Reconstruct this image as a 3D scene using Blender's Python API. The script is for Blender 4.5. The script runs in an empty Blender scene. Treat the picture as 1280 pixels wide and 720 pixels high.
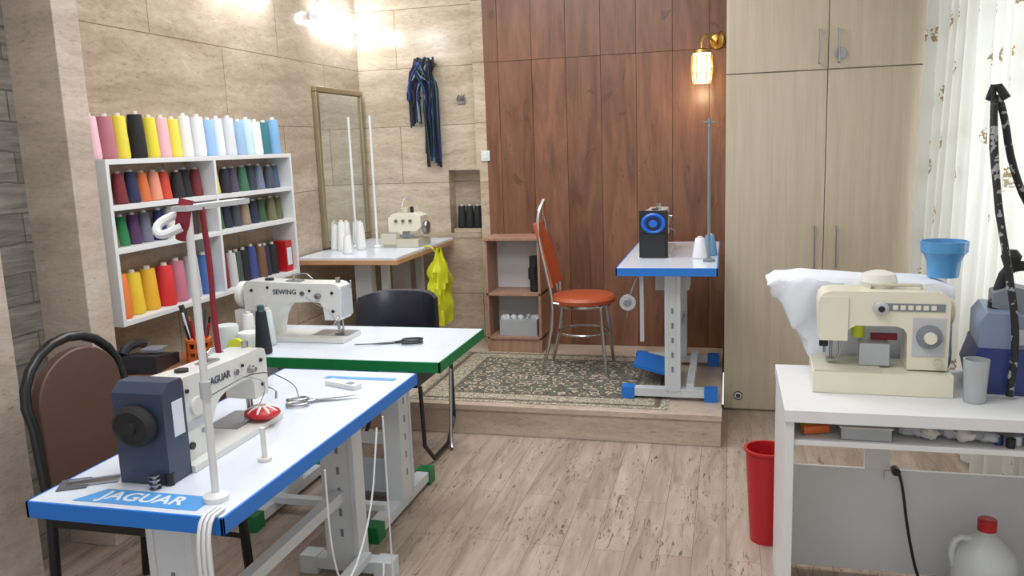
import bpy, bmesh, math, random
from mathutils import Matrix, Vector, noise
random.seed(4)
scene=bpy.context.scene
try: scene.view_settings.view_transform='Standard'
except Exception: pass

# ---------------------------------------------------------------- materials
def lin(c):
    return tuple(((v/255)/12.92 if v/255<=0.04045 else ((v/255+0.055)/1.055)**2.4) for v in c)+(1,)
_m={}
def M(name,col=(200,200,200),rough=.5,metal=0,emit=0,trans=0,alpha=1,coat=0,bump=0,bscale=200):
    if name in _m: return _m[name]
    m=bpy.data.materials.new(name); m.use_nodes=True; nt=m.node_tree; b=nt.nodes['Principled BSDF']
    b.inputs['Base Color'].default_value=lin(col); b.inputs['Roughness'].default_value=rough
    b.inputs['Metallic'].default_value=metal; b.inputs['Transmission Weight'].default_value=trans
    b.inputs['Alpha'].default_value=alpha; b.inputs['Coat Weight'].default_value=coat
    if emit: b.inputs['Emission Color'].default_value=lin(col); b.inputs['Emission Strength'].default_value=emit
    tc=nt.nodes.new('ShaderNodeTexCoord'); n=nt.nodes.new('ShaderNodeTexNoise'); n.inputs['Scale'].default_value=9; n.inputs['Detail'].default_value=4
    nt.links.new(tc.outputs['Object'],n.inputs['Vector'])
    mx=nt.nodes.new('ShaderNodeMix'); mx.data_type='RGBA'
    l=lin(col); mx.inputs[6].default_value=tuple(v*.93 for v in l[:3])+(1,); mx.inputs[7].default_value=tuple(min(1,v*1.05) for v in l[:3])+(1,)
    nt.links.new(n.outputs['Fac'],mx.inputs[0]); nt.links.new(mx.outputs[2],b.inputs['Base Color'])
    if bump:
        n2=nt.nodes.new('ShaderNodeTexNoise'); n2.inputs['Scale'].default_value=bscale; nt.links.new(tc.outputs['Object'],n2.inputs['Vector'])
        bp=nt.nodes.new('ShaderNodeBump'); bp.inputs['Strength'].default_value=bump; bp.inputs['Distance'].default_value=.004
        nt.links.new(n2.outputs['Fac'],bp.inputs['Height']); nt.links.new(bp.outputs['Normal'],b.inputs['Normal'])
    _m[name]=m; return m
class NT:
    def __init__(s,name,rough=.5):
        s.m=bpy.data.materials.new(name); s.m.use_nodes=True; s.t=s.m.node_tree; s.b=s.t.nodes['Principled BSDF']; s.b.inputs['Roughness'].default_value=rough
        s.g=s.t.nodes.new('ShaderNodeNewGeometry'); s.sep=s.t.nodes.new('ShaderNodeSeparateXYZ'); s.t.links.new(s.g.outputs['Position'],s.sep.inputs[0])
        _m[name]=s.m
    def L(s,a,b): s.t.links.new(a,b)
    def math(s,op,a,b=0.0,c=None):
        n=s.t.nodes.new('ShaderNodeMath'); n.operation=op
        for i,v in enumerate((a,b) if c is None else (a,b,c)):
            if hasattr(v,'type') or hasattr(v,'links'): s.L(v,n.inputs[i])
            else: n.inputs[i].default_value=v
        return n.outputs[0]
    def vec(s,x,y,z):
        n=s.t.nodes.new('ShaderNodeCombineXYZ')
        for i,v in enumerate((x,y,z)):
            if hasattr(v,'links'): s.L(v,n.inputs[i])
            else: n.inputs[i].default_value=v
        return n.outputs[0]
    def P(s,sx,sy,sz):
        return s.vec(s.math('MULTIPLY',s.sep.outputs[0],sx),s.math('MULTIPLY',s.sep.outputs[1],sy),s.math('MULTIPLY',s.sep.outputs[2],sz))
    def noise(s,v,scale=1,detail=6,rough=.6,dist=0):
        n=s.t.nodes.new('ShaderNodeTexNoise'); n.inputs['Scale'].default_value=scale; n.inputs['Detail'].default_value=detail
        n.inputs['Roughness'].default_value=rough; n.inputs['Distortion'].default_value=dist; s.L(v,n.inputs['Vector']); return n.outputs['Fac']
    def ramp(s,f,stops,const=False):
        n=s.t.nodes.new('ShaderNodeValToRGB'); e=n.color_ramp.elements
        if const: n.color_ramp.interpolation='CONSTANT'
        while len(e)<len(stops): e.new(.5)
        for i,(p,c) in enumerate(stops): e[i].position=p; e[i].color=lin(c) if len(c)==3 else c
        s.L(f,n.inputs[0]); return n.outputs[0]
    def mix(s,f,a,b,mode='MIX'):
        n=s.t.nodes.new('ShaderNodeMix'); n.data_type='RGBA'; n.blend_type=mode
        for i,v in ((0,f),(6,a),(7,b)):
            if hasattr(v,'links'): s.L(v,n.inputs[i])
            else: n.inputs[i].default_value=v if i==0 else lin(v)
        return n.outputs[2]
    def brick(s,v,w,h,mortar,off=.5,c1=(255,255,255),c2=(215,215,215),cm=(110,110,110)):
        n=s.t.nodes.new('ShaderNodeTexBrick'); n.inputs['Scale'].default_value=1; n.inputs['Brick Width'].default_value=w; n.inputs['Row Height'].default_value=h
        n.inputs['Mortar Size'].default_value=mortar; n.inputs['Mortar Smooth'].default_value=.2; n.offset=off
        n.inputs['Color1'].default_value=lin(c1); n.inputs['Color2'].default_value=lin(c2); n.inputs['Mortar'].default_value=lin(cm)
        s.L(v,n.inputs['Vector']); return n.outputs['Color']
    def col(s,c): s.L(c,s.b.inputs['Base Color'])
    def bump(s,h,st=.3,d=.005):
        n=s.t.nodes.new('ShaderNodeBump'); n.inputs['Strength'].default_value=st; n.inputs['Distance'].default_value=d; s.L(h,n.inputs['Height']); s.L(n.outputs[0],s.b.inputs['Normal'])

def travertine(name,u,cols,joint=True,rough=.18):
    n=NT(name,rough); U=n.sep.outputs[u]
    big=n.noise(n.P(1.5,1.5,2.2),1,4,.6)
    warp=n.math('ADD',n.math('MULTIPLY',n.sep.outputs[2],8),n.math('MULTIPLY',big,2.0))
    v=n.vec(n.math('MULTIPLY',n.sep.outputs[0],1.4),n.math('MULTIPLY',n.sep.outputs[1],1.4),warp)
    f=n.noise(v,1,12,.74,.1)
    c=n.ramp(f,[(.30,cols[0]),(.45,cols[1]),(.57,cols[2]),(.72,cols[3])])
    sp=n.noise(n.vec(n.math('MULTIPLY',n.sep.outputs[0],26),n.math('MULTIPLY',n.sep.outputs[1],26),n.math('MULTIPLY',n.sep.outputs[2],75)),1,5,.75)
    c=n.mix(.5,c,n.ramp(sp,[(.30,(132,124,116)),(.44,(184,182,179)),(.60,(196,195,194)),(.72,(222,221,220))]),'OVERLAY')
    pit=n.noise(n.vec(n.math('MULTIPLY',n.sep.outputs[0],14),n.math('MULTIPLY',n.sep.outputs[1],14),n.math('MULTIPLY',n.sep.outputs[2],60)),1,3,.6)
    c=n.mix(n.math('MULTIPLY',n.math('GREATER_THAN',pit,.67),.38),c,(118,100,84))
    if joint:
        br=n.brick(n.vec(U,n.math('ADD',n.sep.outputs[2],-.10),0),1.15,.405,.0025,.5,(255,255,255),(240,238,235),(168,158,147)); c=n.mix(1,c,br,'MULTIPLY')
    n.col(c); n.bump(sp,.04); return n.m
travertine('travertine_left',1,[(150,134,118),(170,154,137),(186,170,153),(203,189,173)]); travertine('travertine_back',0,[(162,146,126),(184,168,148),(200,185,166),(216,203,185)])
travertine('travertine_pillar',0,[(162,148,136),(180,166,154),(194,180,168),(206,194,183)],False,.35)
travertine('step_stone',0,[(170,150,136),(187,169,154),(198,182,167),(210,195,181)],False,.3)
def stoneledge():
    n=NT('ledge_stone',.75)
    v=n.vec(n.math('ADD',n.sep.outputs[0],n.sep.outputs[1]),n.math('ADD',n.sep.outputs[2],n.math('MULTIPLY',n.noise(n.P(4,4,4),1,2),.03)),0)
    br=n.brick(v,.9,.115,.004,.4,(162,157,151),(132,128,124),(112,108,102))
    f=n.noise(n.P(5,5,40),1,7); n.col(n.mix(.8,br,n.ramp(f,[(.3,(150,148,144)),(.7,(255,252,248))]),'MULTIPLY')); n.bump(f,.6,.012)
stoneledge()
def woodwall():
    n=NT('wood_panelling',.36); w=.232
    idx=n.math('FLOOR',n.math('DIVIDE',n.math('ADD',n.sep.outputs[0],5),w))
    zi=n.math('FLOOR',n.math('DIVIDE',n.sep.outputs[2],2.12))
    off=n.math('ADD',n.math('MULTIPLY',idx,7.31),n.math('MULTIPLY',zi,3.7))
    v=n.vec(n.math('ADD',n.math('MULTIPLY',n.sep.outputs[0],9),off),off,n.math('MULTIPLY',n.sep.outputs[2],1.3))
    f=n.noise(v,1,8,.68,1.0)
    c=n.ramp(f,[(.26,(92,60,44)),(.42,(124,84,62)),(.56,(142,98,74)),(.74,(158,112,86))])
    f2=n.noise(n.vec(n.math('ADD',n.math('MULTIPLY',n.sep.outputs[0],60),off),off,n.math('MULTIPLY',n.sep.outputs[2],2)),1,5,.7)
    c=n.mix(.3,c,n.ramp(f2,[(.3,(100,96,93)),(.7,(182,182,182))]),'OVERLAY')
    kn=n.noise(n.vec(n.math('ADD',n.math('MULTIPLY',n.sep.outputs[0],7),off),off,n.math('MULTIPLY',n.sep.outputs[2],3.2)),1,3,.5,2)
    c=n.mix(n.math('MULTIPLY',n.math('GREATER_THAN',kn,.68),.5),c,(82,50,36))
    wn=n.t.nodes.new('ShaderNodeTexWhiteNoise'); wn.noise_dimensions='1D'; n.L(off,wn.inputs['W'])
    c=n.mix(1,c,n.ramp(wn.outputs['Value'],[(0,(226,224,222)),(1,(255,252,250))]),'MULTIPLY')
    n.col(c)
woodwall()
def grainwood(name,a,b,c3,rough=.4,vert=2,s=1):
    n=NT(name,rough); sc=[30*s,30*s,30*s]; sc[vert]=1.3*s
    f=n.noise(n.P(*sc),1,7,.65,.5); n.col(n.ramp(f,[(.3,a),(.5,b),(.72,c3)])); return n.m
grainwood('wardrobe_laminate',(176,162,141),(185,172,151),(193,181,161),.28)
grainwood('beech_board',(170,126,90),(190,146,108),(204,162,126),.5,0)
grainwood('cabinet_wood',(118,72,48),(146,94,64),(160,108,76),.4,1)
grainwood('unit_wood',(146,110,92),(164,127,107),(178,143,122),.5,2)
def floorm():
    n=NT('floor_laminate',.36); X,Y=n.sep.outputs[0],n.sep.outputs[1]
    v=n.vec(n.math('ADD',Y,.3),X,0)
    br=n.brick(v,1.25,.125,.0012,.37,(255,253,251),(238,233,229),(178,165,156))
    row=n.math('MULTIPLY',n.math('FLOOR',n.math('DIVIDE',X,.125)),5.37)
    f=n.noise(n.vec(n.math('ADD',n.math('MULTIPLY',X,14),row),n.math('ADD',n.math('MULTIPLY',Y,1.9),row),0),1,8,.7,.8)
    c=n.ramp(f,[(.27,(136,120,109)),(.42,(162,147,135)),(.56,(179,164,152)),(.74,(196,182,170))])
    cr=n.noise(n.vec(n.math('ADD',n.math('MULTIPLY',X,50),row),n.math('ADD',n.math('MULTIPLY',Y,7),row),3),1,5,.7,1.8)
    msk=n.noise(n.vec(n.math('MULTIPLY',X,5),n.math('MULTIPLY',Y,3),7),1,3)
    k=n.math('MULTIPLY',n.math('GREATER_THAN',cr,.60),n.math('GREATER_THAN',msk,.48))
    c=n.mix(n.math('MULTIPLY',k,.8),c,(84,68,60)); c=n.mix(1,c,br,'MULTIPLY'); n.col(c); n.bump(f,.06)
floorm()
def rugm(name,pal,sc):
    n=NT(name,.95)
    vo=n.t.nodes.new('ShaderNodeTexVoronoi'); vo.inputs['Scale'].default_value=sc; vo.inputs['Randomness'].default_value=.55; n.L(n.P(1,1,0),vo.inputs['Vector'])
    f=n.noise(n.P(1,1,0),sc*2.2,3,.6,1.5)
    d=n.math('FRACT',n.math('ADD',n.math('MULTIPLY',vo.outputs['Distance'],2.3),f))
    n.col(n.ramp(d,[(0,pal[0]),(.3,pal[1]),(.5,pal[2]),(.62,pal[3]),(.8,pal[0])],True)); n.bump(f,.5,.004)
rugm('rug_field',[(100,100,88),(198,190,170),(134,100,88),(70,72,66)],15)
rugm('rug_border',[(184,176,156),(116,98,84),(200,192,172),(84,88,78)],22)
rugm('rug_guard',[(78,78,70),(156,144,124),(74,74,66),(122,88,76)],40)
def curtainm():
    m=bpy.data.materials.new('curtain_sheer'); m.use_nodes=True; t=m.node_tree; t.nodes.clear(); N=t.nodes.new; L=t.links.new
    o=N('ShaderNodeOutputMaterial'); d=N('ShaderNodeBsdfDiffuse'); tr=N('ShaderNodeBsdfTranslucent'); tp=N('ShaderNodeBsdfTransparent')
    uv=N('ShaderNodeTexCoord'); vo=N('ShaderNodeTexVoronoi'); vo.inputs['Scale'].default_value=6; vo.inputs['Randomness'].default_value=.45; L(uv.outputs['UV'],vo.inputs['Vector'])
    no=N('ShaderNodeTexNoise'); no.inputs['Scale'].default_value=60; no.inputs['Detail'].default_value=2; L(uv.outputs['UV'],no.inputs['Vector'])
    ma=N('ShaderNodeMath'); ma.operation='LESS_THAN'; L(vo.outputs['Distance'],ma.inputs[0]); ma.inputs[1].default_value=.30
    mb=N('ShaderNodeMath'); mb.operation='GREATER_THAN'; L(no.outputs['Fac'],mb.inputs[0]); mb.inputs[1].default_value=.5
    mm=N('ShaderNodeMath'); mm.operation='MULTIPLY'; L(ma.outputs[0],mm.inputs[0]); L(mb.outputs[0],mm.inputs[1])
    mx=N('ShaderNodeMix'); mx.data_type='RGBA'; mx.inputs[6].default_value=lin((220,221,215)); mx.inputs[7].default_value=lin((150,132,102)); L(mm.outputs[0],mx.inputs[0])
    L(mx.outputs[2],d.inputs[0]); L(mx.outputs[2],tr.inputs[0])
    a=N('ShaderNodeMixShader'); a.inputs[0].default_value=.32; L(d.outputs[0],a.inputs[1]); L(tr.outputs[0],a.inputs[2])
    b=N('ShaderNodeMixShader'); b.inputs[0].default_value=.08; L(a.outputs[0],b.inputs[1]); L(tp.outputs[0],b.inputs[2]); L(b.outputs[0],o.inputs[0]); _m['curtain_sheer']=m
curtainm()
def braid():
    n=NT('braided_hose',.6)
    f=n.noise(n.P(40,40,40),1,2); n.col(n.mix(n.math('GREATER_THAN',f,.58),(26,26,30),(150,150,150)))
braid()
M('white_paint',(222,223,224),.4); M('white_lam',(219,226,238),.22,coat=.3); M('offwhite',(216,214,206),.45); M('cream',(222,217,197),.35,coat=.3); M('cream_dark',(194,189,170),.4)
M('blue_edge',(30,118,210),.4); M('green_edge',(8,116,60),.4); M('black',(22,22,24),.35); M('black_matt',(30,30,32),.7); M('dark_leather',(34,36,48),.3,bump=.2); M('brown_leather',(88,64,54),.45,bump=.2)
M('chrome',(200,200,202),.22,1); M('steel',(165,165,168),.3,1); M('navy',(54,64,86),.35); M('machine_white',(216,217,213),.3,coat=.3); M('grey_panel',(120,126,134),.4); M('grey_light',(186,188,192),.4)
M('orange_seat',(174,80,42),.45,bump=.2); M('brass',(190,150,80),.3,1); M('glass_shade',(255,226,180),.3,emit=4); M('red',(182,28,34),.4); M('red_dark',(140,34,52),.6)
M('jug_white',(214,220,220),.35,trans=.15); M('lightblue_plastic',(90,160,214),.25,trans=.15); M('cloth_white',(220,224,232),.85,bump=.25,bscale=60); M('bag',(200,204,40),.35); M('orange',(214,108,44),.5)
M('clear_plastic',(205,210,214),.2,trans=.4); M('navy_tank',(34,52,112),.4); M('silver_plastic',(120,136,162),.35); M('lamp_tube',(240,248,255),.3,emit=35); M('mirror_glass',(220,226,224),.03,1); M('frame_silver',(170,158,130),.35,.8)
M('wall_paint',(226,222,212),.7); M('ceiling_paint',(232,230,224),.8); M('phone',(40,42,50),.35); M('gold_green',(170,170,60),.5)
M('window_frame_m',(235,235,235),.4); M('yellow_tape',(206,214,50),.5); M('label_grey',(60,70,90),.5); M('label_white',(218,224,234),.5); M('sticker_blue',(84,156,220),.35); M('foot_white',(206,212,216),.4); M('paper_dark',(90,92,96),.4); M('wheel_blue',(24,96,196),.35)

# ---------------------------------------------------------------- builder
class B:
    def __init__(s,name): s.n=name; s.bm=bmesh.new(); s.mats=[]; s.T=Matrix.Identity(4); s.uv=None
    def mi(s,m):
        if m not in s.mats: s.mats.append(m)
        return s.mats.index(m)
    def at(s,x,y,z,rz=0,sc=(1,1,1)): s.T=Matrix.Translation((x,y,z))@Matrix.Rotation(math.radians(rz),4,'Z')@Matrix.Diagonal((sc[0],sc[1],sc[2],1)); return s
    def _add(s,vs,fs,m):
        V=[s.bm.verts.new(s.T@Vector(v)) for v in vs]; i=s.mi(m)
        for f in fs:
            try: F=s.bm.faces.new([V[k] for k in f]); F.material_index=i; F.smooth=True
            except ValueError: pass
    def box(s,x0,x1,y0,y1,z0,z1,m,R=None):
        vs=[(x,y,z) for x in (x0,x1) for y in (y0,y1) for z in (z0,z1)]
        if R is not None:
            c=Vector(((x0+x1)/2,(y0+y1)/2,(z0+z1)/2)); vs=[R@(Vector(v)-c)+c for v in vs]
        s._add(vs,[(0,1,3,2),(4,6,7,5),(0,4,5,1),(2,3,7,6),(0,2,6,4),(1,5,7,3)],m)
    def prism(s,pts,a0,a1,m,axis='y'):
        n=len(pts)
        def mk(p,a): return {'y':(p[0],a,p[1]),'x':(a,p[0],p[1]),'z':(p[0],p[1],a)}[axis]
        vs=[mk(p,a0) for p in pts]+[mk(p,a1) for p in pts]
        s._add(vs,[tuple(range(n)),tuple(range(2*n-1,n-1,-1))]+[(i,i+n,(i+1)%n+n,(i+1)%n) for i in range(n)],m)
    def lathe(s,p,prof,m,ax='z',n=20,cap=True):
        q={'z':Matrix.Identity(3),'x':Matrix.Rotation(math.radians(90),3,'Y'),'y':Matrix.Rotation(math.radians(-90),3,'X')}[ax] if isinstance(ax,str) else Vector((0,0,1)).rotation_difference(Vector(ax)).to_matrix()
        vs=[];fs=[]
        for (r,h) in prof:
            for k in range(n):
                a=2*math.pi*k/n; vs.append(Vector(p)+q@Vector((max(r,1e-4)*math.cos(a),max(r,1e-4)*math.sin(a),h)))
        for j in range(len(prof)-1):
            for k in range(n): fs.append((j*n+k,j*n+(k+1)%n,(j+1)*n+(k+1)%n,(j+1)*n+k))
        if cap: fs.append(tuple(range(n-1,-1,-1))); fs.append(tuple(range((len(prof)-1)*n,len(prof)*n)))
        s._add(vs,fs,m)
    def cyl(s,p,r,h,m,ax='z',n=20): s.lathe(p,[(r,0),(r,h)],m,ax,n)
    def ball(s,p,r,m,sx=1,sy=1,sz=1,n=16,nz=0.0):
        vs=[];fs=[];k=n//2+1
        for j in range(k):
            t=math.pi*j/(k-1)
            for i in range(n):
                a=2*math.pi*i/n; d=Vector((math.sin(t)*math.cos(a),math.sin(t)*math.sin(a),math.cos(t)))
                rr=r*(1+(nz*noise.noise(d*2.5+Vector(p)*9) if nz else 0)); vs.append((p[0]+d.x*rr*sx,p[1]+d.y*rr*sy,p[2]+d.z*rr*sz))
        for j in range(k-1):
            for i in range(n): fs.append((j*n+i,(j+1)*n+i,(j+1)*n+(i+1)%n,j*n+(i+1)%n))
        s._add(vs,fs,m)
    def tube(s,pts,r,m,n=8,smooth=0,flat=1.0):
        P=[Vector(p) for p in pts]
        for _ in range(smooth):
            Q=[P[0]]
            for a,b in zip(P,P[1:]): Q+= [a*.75+b*.25,a*.25+b*.75]
            P=Q+[P[-1]]
        vs=[];fs=[];up=None
        for i,p in enumerate(P):
            t=(P[min(i+1,len(P)-1)]-P[max(i-1,0)]).normalized()
            if up is None:
                up=Vector((0,0,1)) if abs(t.z)<.9 else Vector((1,0,0))
            u=(up-t*up.dot(t)).normalized(); w=t.cross(u); up=u
            for k in range(n):
                a=2*math.pi*k/n; vs.append(p+u*r*math.cos(a)+w*r*flat*math.sin(a))
        for j in range(len(P)-1):
            for k in range(n): fs.append((j*n+k,j*n+(k+1)%n,(j+1)*n+(k+1)%n,(j+1)*n+k))
        fs.append(tuple(range(n-1,-1,-1))); fs.append(tuple(range((len(P)-1)*n,len(P)*n))); s._add(vs,fs,m)
    def spool(s,x,y,z,r,h,m,top=.62,core='offwhite'):
        s.lathe((x,y,z),[(r*.9,0),(r,h*.03),(r,h*.1),(r*top,h*.9),(r*top*.9,h*.93)],m,n=16)
        s.lathe((x,y,z),[(r*.35,h*.9),(r*.3,h)],core,n=10)
    def done(s,bevel=.002,seg=2,sub=0):
        bmesh.ops.recalc_face_normals(s.bm,faces=s.bm.faces)
        me=bpy.data.meshes.new(s.n); s.bm.to_mesh(me); s.bm.free()
        for m in s.mats: me.materials.append(_m[m])
        me.set_sharp_from_angle(angle=math.radians(38))
        o=bpy.data.objects.new(s.n,me); scene.collection.objects.link(o)
        if bevel:
            b=o.modifiers.new('b','BEVEL'); b.width=bevel; b.segments=seg; b.limit_method='ANGLE'; b.angle_limit=math.radians(45); b.harden_normals=True
        if sub: o.modifiers.new('s','SUBSURF').levels=sub; o.modifiers['s'].render_levels=sub
        return o
def text(parent,body,loc,size,rot,mat,ext=.0006,name='lettering'):
    c=bpy.data.curves.new(name,'FONT'); c.body=body; c.size=size; c.extrude=ext; c.offset=size*.02; c.align_x='CENTER'; c.align_y='CENTER'
    c.materials.append(_m[mat]); o=bpy.data.objects.new(name,c); scene.collection.objects.link(o); o.location=loc; o.rotation_euler=rot; o.parent=parent
def C(r,g,b):
    k='thread_%d_%d_%d'%(r,g,b); M(k,(r,g,b),.75,bump=.2,bscale=400); return k

PZ=.17; WX=-2.6; BY=5.72; RX=1.3; CZ=2.95
# ---------------------------------------------------------------- room
b=B('floor'); b.box(WX-.4,RX+.1,-1.2,4.9,-.08,0,'floor_laminate'); b.done(0)
b=B('trim_platform'); b.box(WX,-.03,4.18,5.62,0.0,PZ,'step_stone'); b.box(WX,-.025,4.165,4.30,PZ-.03,PZ+.001,'step_stone'); b.done(.003)
b=B('wall_left'); b.box(WX-.1,WX,2.66,BY+.1,0,CZ,'travertine_left'); b.box(WX-.14,WX-.02,2.2,2.66,0,CZ,'ledge_stone'); b.box(WX-.1,WX,-1.2,2.2,0,CZ,'travertine_left'); b.done(0)
b=B('trim_pillar_1'); b.box(WX-.1,-2.4,2.65,2.78,0,CZ,'travertine_pillar'); b.done(.004)
b=B('trim_pillar_2'); b.box(WX-.1,-2.38,1.7,2.27,0,CZ,'travertine_pillar'); b.done(.004)
b=B('wall_back')
nx0,nx1,nz0,nz1=-1.95,-1.66,.95,1.40
b.box(WX,nx0,BY,BY+.1,0,CZ,'travertine_back'); b.box(nx0,-1.62,BY,BY+.1,nz1,CZ,'travertine_back'); b.box(nx0,-1.62,BY,BY+.1,0,nz0,'travertine_back'); b.box(nx0,-1.62,BY+.14,BY+.2,nz0-.1,nz1+.1,'travertine_back'); b.box(nx1+.03,-1.62,BY,BY+.15,nz0,nz1,'travertine_back')
b.box(nx0-.1,nx0,BY+.1,BY+.15,nz0,nz1,'travertine_back'); b.box(nx0,-1.62,BY+.1,BY+.15,nz0-.04,nz0,'travertine_back')
b.box(-1.70,-1.62,5.60,BY,nz1,CZ,'travertine_back'); b.box(-1.68,-1.62,5.60,BY,PZ,nz1,'travertine_back')
b.done(0)
b=B('wall_wood')
x=-1.62; w=.232; xs=[]
k=math.floor((x+5)/w)
while x<.1:
    x2=min((k+1)*w-5,.1); xs.append((x+.001,x2-.001)); x=x2; k+=1
for a,c in xs:
    if c-a<.01: continue
    b.box(a,c,5.6,5.63,PZ,2.119,'wood_panelling'); b.box(a,c,5.6,5.63,2.121,CZ,'wood_panelling')
b.box(-1.62,.1,5.608,5.7,0,CZ,'black_matt'); b.done(.001,1)
b=B('wall_right')
wy0,wy1,wz0,wz1=3.0,4.55,.75,2.5
for y0,y1,z0,z1 in ((-1.2,wy0,0,CZ),(wy1,5.7,0,CZ),(wy0,wy1,0,wz0),(wy0,wy1,wz1,CZ)): b.box(RX,RX+.12,y0,y1,z0,z1,'wall_paint')
b.done(0)
b=B('window_1')
for y in (wy0,wy0+.5,wy0+1.0,wy1-.05): b.box(RX+.03,RX+.08,y,y+.05,wz0,wz1,'window_frame_m')
for z in (wz0,wz1-.05): b.box(RX+.03,RX+.08,wy0,wy1,z,z+.05,'window_frame_m')
b.done(.003)
b=B('ceiling'); b.box(WX-.1,RX+.1,-.4,5.9,CZ,CZ+.08,'ceiling_paint'); b.done(0)

b=B('wardrobe'); wy=4.8
b.box(-.02,1.22,wy+.02,5.58,0.0,CZ-.01,'wardrobe_laminate')
for x0,x1 in ((-.02,.498),(.502,.99)):
    b.box(x0,x1,wy,wy+.02,.012,1.892,'wardrobe_laminate'); b.box(x0,x1,wy,wy+.02,1.898,CZ-.02,'wardrobe_laminate')
b.box(.994,1.22,wy,wy+.02,.0,CZ-.02,'wardrobe_laminate')
for x,z0,z1 in ((.455,.84,1.06),(.565,.84,1.06),(.455,1.93,2.10),(.55,1.93,2.10)):
    b.tube([(x,wy,z0),(x,wy-.03,z0),(x,wy-.03,z1),(x,wy,z1)],.006,'steel')
b.cyl((.56,wy,1.975),.03,.012,'steel',(0,-1,0)); b.cyl((.06,wy,.09),.026,.004,'label_grey',(0,-1,0)); b.cyl((.06,wy-.004,.09),.02,.002,'cream',(0,-1,0)); b.cyl((.06,wy-.006,.09),.013,.002,'label_grey',(0,-1,0))
b.done(.0015)

def curtain(name,path,z0,z1,amp,folds):
    me=bpy.data.meshes.new(name); bm=bmesh.new(); uvl=bm.loops.layers.uv.new(); NU,NV=260,40; rows=[]
    P=[Vector(p) for p in path]
    for j in range(NV+1):
        v=j/NV; row=[]
        for i in range(NU+1):
            u=i/NU; q=u*(len(P)-1); k=min(int(q),len(P)-2); p=P[k].lerp(P[k+1],q-k); d=(P[k+1]-P[k]).normalized(); nn=Vector((-d.y,d.x))
            a=amp*(.55+.45*v)*math.sin(u*folds*2*math.pi+.8*math.sin(u*9+v*1.2))+amp*.4*math.sin(u*folds*4.7+v*2)
            row.append((bm.verts.new((p.x+nn.x*a-(1-u)*(1-v)*.10,p.y+nn.y*a,z0+(z1-z0)*v)),u,v))
        rows.append(row)
    for j in range(NV):
        for i in range(NU):
            q=[rows[j][i],rows[j][i+1],rows[j+1][i+1],rows[j+1][i]]; f=bm.faces.new([t[0] for t in q]); f.smooth=True
            for l,t in zip(f.loops,q): l[uvl].uv=(t[1]*2.4,t[2]*2.6)
    bm.to_mesh(me); me.materials.append(_m['curtain_sheer']); o=bpy.data.objects.new(name,me); scene.collection.objects.link(o)
curtain('curtain',[(.99,4.72),(1.10,4.3),(1.14,3.6),(1.17,3.1)],.05,2.85,.035,15)

# ---------------------------------------------------------------- thread shelf
b=B('thread_shelf'); sx0,sx1=WX,-2.45; y0,y1=2.90,4.38; zs=[1.545,1.355,1.175,.87]
for z in zs: b.box(sx0,sx1,y0,y1,z-.01,z+.012,'white_paint')
for y in (y0,3.64,y1): b.box(sx0,sx1+.002,y-.01,y+.01,.86,1.557,'white_paint')
b.done(.002)
rows=[(1.5575,2.88,4.36,.2,.040,[(232,186,200),(176,112,122),(224,208,70),(24,24,28),(226,208,60),(228,178,190),(232,212,80),(226,226,222),(226,226,230),(150,186,226),(218,221,225),(206,210,214),(150,180,210),(190,215,220),(226,226,222),(50,110,120),(120,165,205)]),
(1.3675,2.92,3.62,.14,.034,[(62,62,60),(120,40,46),(40,44,80),(210,110,60),(226,150,120),(200,70,50),(34,32,34),(30,30,34),(110,36,44)]),
(1.3675,3.69,4.36,.14,.034,[(206,190,70),(34,36,50),(80,70,92),(60,110,80),(50,60,70),(110,120,140),(70,76,90),(70,90,120)]),
(1.1875,2.92,3.62,.14,.034,[(120,100,70),(40,120,70),(80,50,90),(110,110,130),(36,52,110),(226,224,216),(120,36,40),(60,36,44),(90,90,60)]),
(1.1875,3.69,4.36,.14,.034,[(60,100,60),(36,40,60),(70,70,80),(150,130,110),(40,46,70),(60,90,60),(110,110,80),(90,100,70)]),
(.8825,2.93,3.62,.21,.045,[(224,120,60),(226,190,50),(222,170,40),(206,44,44),(186,110,130),(190,190,196),(60,100,160)]),
(.8825,3.69,4.27,.19,.034,[(120,40,50),(190,190,190),(70,80,76),(30,30,34),(60,70,130),(110,80,60),(44,40,60),(30,30,34)])]
b=B('thread_cones')
for z,ya,yb,h,r,cs in rows:
    n=len(cs)
    for i,c in enumerate(cs):
        b.spool(-2.525+random.uniform(-.01,.01),ya+.035+(yb-ya-.07)*i/(n-1),z,min(r,(yb-ya-.07)/(n-1)/2*.98),h*random.uniform(.93,1.04),C(*c),.78 if h>.15 else .66)
b.done(0)
b=B('thread_box'); b.box(-2.56,-2.47,4.285,4.355,.883,1.06,'red'); b.box(-2.469,-2.468,4.295,4.345,.92,1.02,'label_white'); b.done(.002)

b=B('wall_mirror'); my0,my1,mz0,mz1=4.98,5.69,.93,1.98; t=.035
b.box(WX+.002,WX+.02,my0+t,my1-t,mz0+t,mz1-t,'mirror_glass')
for a in ((my0,my1,mz0,mz0+t),(my0,my1,mz1-t,mz1),(my0,my0+t,mz0+t,mz1-t),(my1-t,my1,mz0+t,mz1-t)): b.box(WX+.001,WX+.035,*a,'frame_silver')
b.done(.006)

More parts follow.
